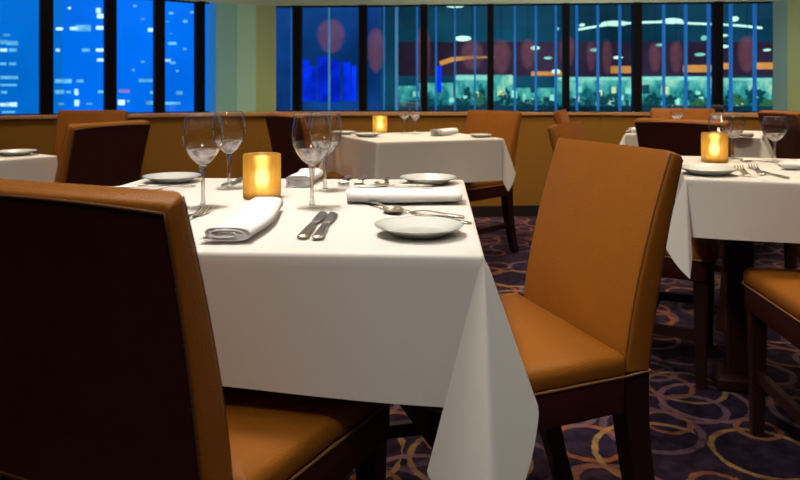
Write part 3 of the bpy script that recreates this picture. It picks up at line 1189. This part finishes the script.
# solid walls beyond the frame on both sides
bm = bmesh.new(); wallseg(bm, G_line[0], G_line[1], SILL, ZH, .1)
struct(obj('wall_far_left', bm, M['roomwall']))
bm = bmesh.new(); wallseg(bm, G_line[5], G_line[6], SILL, ZH, .1)
struct(obj('wall_far_right', bm, M['roomwall']))

# ------------------------------------------------------------------ outside: city at dusk
M['tower'] = emis('dusk_blue_facade', (.0, .17, .90), 1.0, var=.16, nscale=.12)  # dusk sky reflected in the facade glass, given as emission
M['tower2'] = emis('dusk_blue_facade_far', (.0, .15, .62), 1.0, var=.2, nscale=.1)  # sky reflection on the second block, put in as emission too
M['lit_w'] = emis('lit_window', (.50, .85, 1.0), 1.3, var=.35, nscale=1.2)
M['lit_c'] = emis('lit_window_cyan', (.12, .50, .85), 1.1, var=.35, nscale=1.2)
M['lit_p'] = emis('lit_window_lilac', (.35, .28, .85), .9, var=.3, nscale=1.2)
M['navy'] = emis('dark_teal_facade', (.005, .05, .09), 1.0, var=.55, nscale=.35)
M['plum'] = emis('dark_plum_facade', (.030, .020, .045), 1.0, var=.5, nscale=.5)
M['room'] = room_light_mat('lit_rooms_opposite')
M['cyanlamp'] = emis('cyan_lamp', (.55, 1.0, .80), 1.3, var=.15)
M['dim_cyan'] = emis('dim_cyan_lamp', (.26, .74, .62), 1.0, var=.2)
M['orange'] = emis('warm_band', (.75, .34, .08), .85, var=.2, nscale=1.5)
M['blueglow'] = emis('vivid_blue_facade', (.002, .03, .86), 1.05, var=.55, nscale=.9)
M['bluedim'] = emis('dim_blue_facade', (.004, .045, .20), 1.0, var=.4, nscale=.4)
M['shade'] = glow_mat('dim_rose_lampshade', (.20, .075, .10))  # reflected glow of the room's lamps, given as emission
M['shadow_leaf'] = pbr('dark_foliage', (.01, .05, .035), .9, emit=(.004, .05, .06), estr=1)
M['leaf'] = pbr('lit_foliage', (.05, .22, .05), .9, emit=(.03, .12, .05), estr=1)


def quad(px0, px1, py0, py1, Y, bm=None, dep=.05):
    own = bm is None
    bm = bm or bmesh.new()
    a, b = ray(px0, Y, py1), ray(px1, Y, py0)
    box(bm, min(a.x, b.x), max(a.x, b.x), Y, Y + dep, min(a.z, b.z), max(a.z, b.z))
    return bm


# tower behind the left windows
YB = 40.0
tw = thing('office_tower', 'blue office tower with scattered lit windows, outside the left windows', 'building')
fc_tw = obj('facade', quad(64, 320, -240, 400, YB + .3, dep=6), M['tower'], tw)
WIN = [(70, 78, 27, 30, 'w'), (56, 62, 27.5, 30, 'w'), (75, 90, 25, 31, 'c'), (96, 100, 8, 13, 'w'), (97, 103, 14, 18, 'w'), (96, 103, 26, 29.5, 'w'),
       (56, 59, 48.5, 51.5, 'w'), (82, 89, 48.5, 51.5, 'c'), (96, 103, 48.5, 51.5, 'w'), (97, 103, 58.5, 61.5, 'w'),
       (55, 71, 79, 83, 'c'), (76, 83, 79.5, 82.5, 'c'), (55, 63, 90, 94, 'c'), (66, 70, 91, 93, 'c'), (74.5, 77.5, 89, 95, 'w'), (98, 103, 90.5, 93, 'c'),
       (74.5, 78.5, 100, 106, 'w'), (58, 63, 103, 105, 'c'), (68, 70, 7, 9, 'w'), (86, 92, 103, 104.5, 'c'),
       (148, 153, 28, 31.5, 'w'), (141, 144, 18, 19.5, 'c'), (133, 136, 5, 6.5, 'c'), (139, 152, 79, 82, 'c'), (119, 129, 89.5, 92.5, 'p'), (118, 124, 100, 105, 'w'),
       (146, 154, 101, 104.5, 'c'), (141, 144, 61, 62.5, 'c'), (127, 129, 100, 102, 'c'), (132, 134, 69, 71, 'c'), (150, 153, 91, 94, 'c'),
       (165, 170, 59, 61.5, 'w'), (170, 175, 61.5, 64, 'c'), (168, 176, 42, 44.5, 'c'), (176, 182, 91, 94.5, 'c'), (165, 180, 102, 104.5, 'c'), (169, 173, 12, 14, 'c'),
       (183, 187, 20, 22.5, 'c'), (166, 168, 21, 22, 'c'), (190, 194, 11, 13, 'c'), (170, 172, 33, 34, 'c'), (176, 178, 70, 72, 'c'), (183, 186, 48, 50, 'c')]
for x0, x1, y0, y1, k in WIN:
    obj('lit_window', quad(x0, x1, y0, y1, YB + .1, dep=.1), M['lit_' + k], fc_tw)
tw2 = thing('office_building', 'pale blue office block with rows of cyan lit windows, behind the leftmost pane', 'building')
fc_tw2 = obj('facade', quad(-260, 20.5, -240, 400, YB - 3, dep=6), M['tower2'], tw2)
for x0, x1, y0, y1, k in [(0, 6, 40, 44, 'c'), (7, 17, 41, 45, 'c'), (0, 6, 48.5, 51.5, 'w'), (9, 16, 48.5, 51.5, 'c'), (0, 5, 62.5, 65, 'c'), (9, 15, 62.5, 65, 'c'),
                          (0, 17, 76, 79, 'c'), (1, 6, 91, 93.5, 'c'), (0, 8, 103, 106.5, 'w'), (8, 16, 102.5, 106.5, 'w'), (3, 9, 34, 36, 'c'), (0, 16, 84, 86, 'c'), (2, 14, 111, 113, 'c')]:
    obj('lit_window', quad(x0, x1, y0, y1, YB - 3.1, dep=.1), M['lit_' + k], fc_tw2)
tw3 = thing('low_building', 'deep blue building strip between the two left office blocks', 'building')
fc_tw3 = obj('facade', quad(20, 66, -200, 400, YB + 8, dep=4), M['tower'], tw3)
for x0, x1, y0, y1, k in [(22, 27, 27.5, 31, 'c'), (29, 33, 28, 31, 'c'), (22, 31, 78, 84, 'w'), (33.5, 39.5, 89, 95, 'w'), (35, 38, 112, 115, 'w'), (35, 38.5, 29, 31, 'c')]:
    obj('lit_window', quad(x0, x1, y0, y1, YB + 7.9, dep=.1), M['lit_' + k], fc_tw3)

# building across the street, seen through the right window
YO = 15.0
ob = thing('opposite_building', 'dark teal building with a lit dining hall, across from the right windows', 'building')
obj('facade', quad(381, 1150, -300, 420, YO, dep=3), M['navy'], ob)
obj('upper_band', quad(397, 1150, 42, 76, YO - .05, dep=.1), M['plum'], ob)
for x0, x1, y0, y1 in [(397, 416, 86, 106), (419, 453, 83, 105), (455, 487, 75, 105), (494, 513, 75, 105), (516, 555, 88, 105), (558, 596, 77, 108), (599, 634, 77, 107), (641, 684, 77, 108), (687, 715, 77, 108), (720, 772, 78, 109)]:
    obj('lit_room', quad(x0, x1, y0, y1, YO - .1, dep=.1), M['room'], ob)
for x0, x1, y0, y1 in [(455, 487, 75, 80), (559, 634, 77, 80), (641, 716, 76.5, 80), (720, 772, 78, 80.5)]:
    obj('lit_ceiling', quad(x0, x1, y0, y1, YO - .18, dep=.08), M['dim_cyan'], ob)
for x0, x1, y0, y1 in [(532, 566, 71.5, 75.5), (612, 632, 66, 73), (685, 716, 65, 72), (716, 729, 63, 69), (757, 800, 62.5, 69)]:  # warm room reflections in the window glass, added as glowing bands
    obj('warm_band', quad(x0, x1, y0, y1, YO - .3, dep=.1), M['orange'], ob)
rf = random.Random(23)
M['hall_dark'] = emis('dark_hall_fitting', (.006, .055, .075), 1, var=.3)
M['hall_mint'] = emis('mint_hall_light', (.26, .80, .62), 1, var=.3)
M['hall_pale'] = emis('pale_hall_light', (.62, .82, .40), 1, var=.3)
for q in range(72):
    x0 = rf.uniform(400, 764); y1 = rf.uniform(92, 107); wq, hq = rf.uniform(2, 7), rf.uniform(2.5, 9)
    obj('hall_fitting', quad(x0, x0 + wq, y1 - hq, y1, YO - .16 - .0008 * q, dep=.03), M[rf.choice(('hall_dark', 'hall_dark', 'hall_mint', 'hall_mint', 'hall_pale'))], ob)
bm = bmesh.new(); tube(bm, [ray(x, YO - .5, y) for x, y in ((440, 63.5), (452, 59.5), (470, 57.5), (495, 57))], [.045, .05, .03, .01], 8)  # slanted warm reflection, added as a glowing tube
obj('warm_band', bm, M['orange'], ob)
bm = bmesh.new(); tube(bm, [ray(x, YO - .6, y) for x, y in ((576, 30), (590, 27.5), (605, 25), (625, 23.4), (645, 22.3), (670, 21.8), (690, 23.4), (715, 24.2), (740, 25.6), (762, 28))], .022, 8)
obj('cove_light', bm, M['cyanlamp'], ob)
# ceiling lamps opposite
lamp0 = None
for k, (px, py, rw, rh, mt) in enumerate([(455, 6, 9, 1.7, 'cyanlamp'), (463, 38.5, 8.5, 2.6, 'cyanlamp'), (615, 23.4, 14, 2.6, 'cyanlamp'), (672, 21, 11, 2.8, 'cyanlamp'),
                                          (734, 19, 4, 2.5, 'cyanlamp'), (722, 35.5, 5.5, 1.4, 'cyanlamp'), (723, 46.5, 5.5, 1.6, 'cyanlamp'), (704, 38, 2, 2.4, 'dim_cyan'),
                                          (700, 54.5, 5, 1.6, 'dim_cyan'), (660, 45, 4, 1.2, 'dim_cyan'), (618, 57.5, 4.5, 1.4, 'cyanlamp'), (557, 29, 2, 1.5, 'dim_cyan'), (582, 25, 2.5, 1.5, 'cyanlamp'),
                                          (535, 48, 4.5, 2, 'cyanlamp'), (548, 58, 4, 1.2, 'dim_cyan'), (767, 50, 2.6, 1.2, 'cyanlamp'), (594, 50, 4, 1.6, 'dim_cyan'), (556, 71.5, 4, 2.4, 'cyanlamp'), (738, 1, 2, 1, 'cyanlamp')]):
    c = ray(px, YO - .8, py)
    s = (YO - .8) / F
    bm = bmesh.new()
    bmesh.ops.create_uvsphere(bm, u_segments=16, v_segments=8, radius=1)
    for v in bm.verts:
        v.co = c + Vector((v.co.x * rw * s, v.co.y * .12, v.co.z * rh * s))
    obj('ceiling_lamp', bm, M[mt], ob, smooth=True)
# vivid blue lit tower left of it
bt = thing('blue_lit_building', 'building floodlit in vivid blue, beside the beige corner column', 'building')
obj('facade', quad(215, 381, -300, 420, YO + 8, dep=2), M['bluedim'], bt)
for x0, x1, y0, y1 in [(300, 308.5, 60, 101), (309.5, 316, 66, 101), (318, 328, 57, 102), (330.5, 340, 60, 102), (343, 350, 62, 101), (351.5, 356, 66, 101), (361, 367, 62, 101)]:
    obj('lit_panel', quad(x0, x1, y0, y1, YO + 7.8, dep=.1), M['blueglow'], bt)
obj('lit_panel', quad(436.5, 441.5, 66, 92, YO - .25, dep=.05), M['blueglow'], ob)

# blurred rose window reflections, built as glowing shapes added outside the glass
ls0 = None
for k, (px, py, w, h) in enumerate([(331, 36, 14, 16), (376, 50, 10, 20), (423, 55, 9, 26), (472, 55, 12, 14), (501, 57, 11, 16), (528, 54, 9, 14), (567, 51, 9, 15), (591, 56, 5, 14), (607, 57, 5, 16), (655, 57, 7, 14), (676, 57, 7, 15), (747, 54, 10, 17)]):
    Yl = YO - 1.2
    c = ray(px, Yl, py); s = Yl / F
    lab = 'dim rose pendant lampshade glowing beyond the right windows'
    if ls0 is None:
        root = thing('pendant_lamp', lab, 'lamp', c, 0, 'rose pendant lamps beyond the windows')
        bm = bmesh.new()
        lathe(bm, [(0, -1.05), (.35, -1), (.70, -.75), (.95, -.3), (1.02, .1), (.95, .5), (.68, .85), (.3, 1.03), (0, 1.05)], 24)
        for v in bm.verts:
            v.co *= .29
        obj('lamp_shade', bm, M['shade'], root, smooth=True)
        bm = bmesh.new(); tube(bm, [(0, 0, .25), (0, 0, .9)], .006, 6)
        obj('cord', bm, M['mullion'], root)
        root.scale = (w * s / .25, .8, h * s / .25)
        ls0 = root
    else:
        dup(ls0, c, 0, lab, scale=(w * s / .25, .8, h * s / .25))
# planting in front of the lit hall
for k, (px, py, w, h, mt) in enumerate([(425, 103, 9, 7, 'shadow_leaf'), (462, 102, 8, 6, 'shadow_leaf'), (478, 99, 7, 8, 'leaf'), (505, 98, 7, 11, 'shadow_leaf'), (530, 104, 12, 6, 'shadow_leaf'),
                                        (552, 105, 8, 6, 'shadow_leaf'), (583, 104, 8, 6, 'shadow_leaf'), (607, 103, 10, 7, 'shadow_leaf'), (653, 102, 8, 9, 'shadow_leaf'), (669, 101, 6, 8, 'shadow_leaf'),
                                        (698, 104, 8, 7, 'leaf'), (737, 102, 9, 8, 'leaf'), (756, 97, 7, 11, 'shadow_leaf'), (718, 106, 5, 5, 'shadow_leaf'), (768, 104, 6, 7, 'leaf')]):
    Yl = YO - .55
    c = ray(px, Yl, py); s = Yl / F
    bm = bmesh.new()
    rn = random.Random(40 + k)
    for q in range(46):
        u, v_, t = rn.uniform(-1, 1), rn.uniform(-1, 1), rn.uniform(0, 6.28)
        rr = rn.uniform(.08, .24)
        mt_ = Matrix.Translation(Vector((u * w * s * .8, v_ * .12, (rn.uniform(-.9, .9) * (1 - .5 * abs(u))) * h * s))) @ Matrix.Diagonal((rr * w * s, .07, rr * h * s, 1))
        bmesh.ops.create_icosphere(bm, subdivisions=1, radius=1, matrix=mt_)
    # planter underneath
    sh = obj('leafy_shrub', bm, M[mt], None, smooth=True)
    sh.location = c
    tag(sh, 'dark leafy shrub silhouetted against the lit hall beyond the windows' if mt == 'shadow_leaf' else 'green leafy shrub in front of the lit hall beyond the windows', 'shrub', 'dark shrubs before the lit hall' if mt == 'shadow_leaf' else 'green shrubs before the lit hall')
# terrace the shrubs stand on
bm = bmesh.new()
a = ray(381, YO - 1.6, 108); b = ray(1150, YO, 108)
box(bm, a.x, b.x, YO - 1.6, YO, -3, ray(400, YO - 1.0, 106.5).z)
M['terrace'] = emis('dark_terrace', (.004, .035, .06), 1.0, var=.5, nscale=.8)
struct(obj('trim_terrace', bm, M['terrace']))

# ------------------------------------------------------------------ light
w = bpy.data.worlds.new('dusk'); scene.world = w; w.use_nodes = True
nt = w.node_tree
bg = nt.nodes['Background']
tc = nt.nodes.new('ShaderNodeTexCoord'); sp = nt.nodes.new('ShaderNodeSeparateXYZ'); cr = nt.nodes.new('ShaderNodeValToRGB')
nt.links.new(tc.outputs['Generated'], sp.inputs[0]); nt.links.new(sp.outputs[2], cr.inputs[0]); nt.links.new(cr.outputs[0], bg.inputs[0])
cr.color_ramp.elements[0].position = 0; cr.color_ramp.elements[0].color = (.004, .12, .50, 1)
cr.color_ramp.elements[1].position = .8; cr.color_ramp.elements[1].color = (.002, .05, .30, 1)
bg.inputs[1].default_value = .8


def area(name, loc, size, power, col, target=None, spread=180, shape='DISK'):
    d = bpy.data.lights.new(name, 'AREA'); d.shape = shape; d.size = size; d.energy = power; d.color = col; d.spread = R(spread)
    o_ = bpy.data.objects.new(name, d); COL.objects.link(o_); o_.location = loc
    if target:
        v = Vector(target) - Vector(loc)
        o_.rotation_euler = v.to_track_quat('-Z', 'Y').to_euler()
    return o_


WARM = (1, .80, .56)
NEUT = (1, .91, .79)
area('downlight_main', (-.45, 1.45, 2.58), .35, 13.5, NEUT, (-.35, 1.55, .75), 110)
area('downlight_right_chair', (-.5, 1.0, 2.58), .3, 4.2, NEUT, (.6, 1.7, .7), 80)
area('front_wash', (.25, -.4, 2.55), .5, 3.6, (1, .95, .86), (.1, 1.1, .6), 70)  # unseen fill added above and behind the camera to brighten the cloth
area('downlight_middle', (.05, 3.8, 2.58), .35, 16, WARM, (.1, 4.0, .75), 120)
area('downlight_right', (1.3, 2.15, 2.58), .35, 13, WARM, (1.3, 2.35, .75), 110)
area('downlight_far_right', (1.9, 4.1, 2.58), .35, 15, WARM, (1.9, 4.35, .75), 120)
area('downlight_left', (-1.95, 2.6, 2.58), .35, 14, WARM, (-1.95, 2.7, .75), 110)
for i_, (lx, ly) in enumerate(((-2.3, 4.35), (-1.0, 4.75), (.4, 5.0), (1.5, 5.1), (2.6, 4.7))):
    area('wall_washer', (lx, ly, 2.58), .3, 7, WARM, (lx, ly + .35, .5), 120)

# ------------------------------------------------------------------ camera
cd = bpy.data.cameras.new('camera')
cam = bpy.data.objects.new('camera', cd); COL.objects.link(cam)
cam.location = (0, 0, CH); cam.rotation_euler = (R(90), 0, 0)
cd.sensor_width = 36; cd.lens = F / 800 * 36
cd.shift_y = -(240 - HY) / 800
cd.clip_start = .05; cd.clip_end = 200
cd.dof.use_dof = True; cd.dof.focus_distance = 1.45; cd.dof.aperture_fstop = 6.3
scene.camera = cam
scene.view_settings.view_transform = 'Standard'
scene.view_settings.look = 'None'
scene.view_settings.exposure = 0
scene.cycles.use_denoising = True
scene.cycles.max_bounces = 9
scene.cycles.use_adaptive_sampling = True
scene.cycles.adaptive_threshold = .01
scene.cycles.transparent_max_bounces = 24
scene.cycles.caustics_reflective = False
scene.cycles.caustics_refractive = False
scene.cycles.sample_clamp_indirect = 4
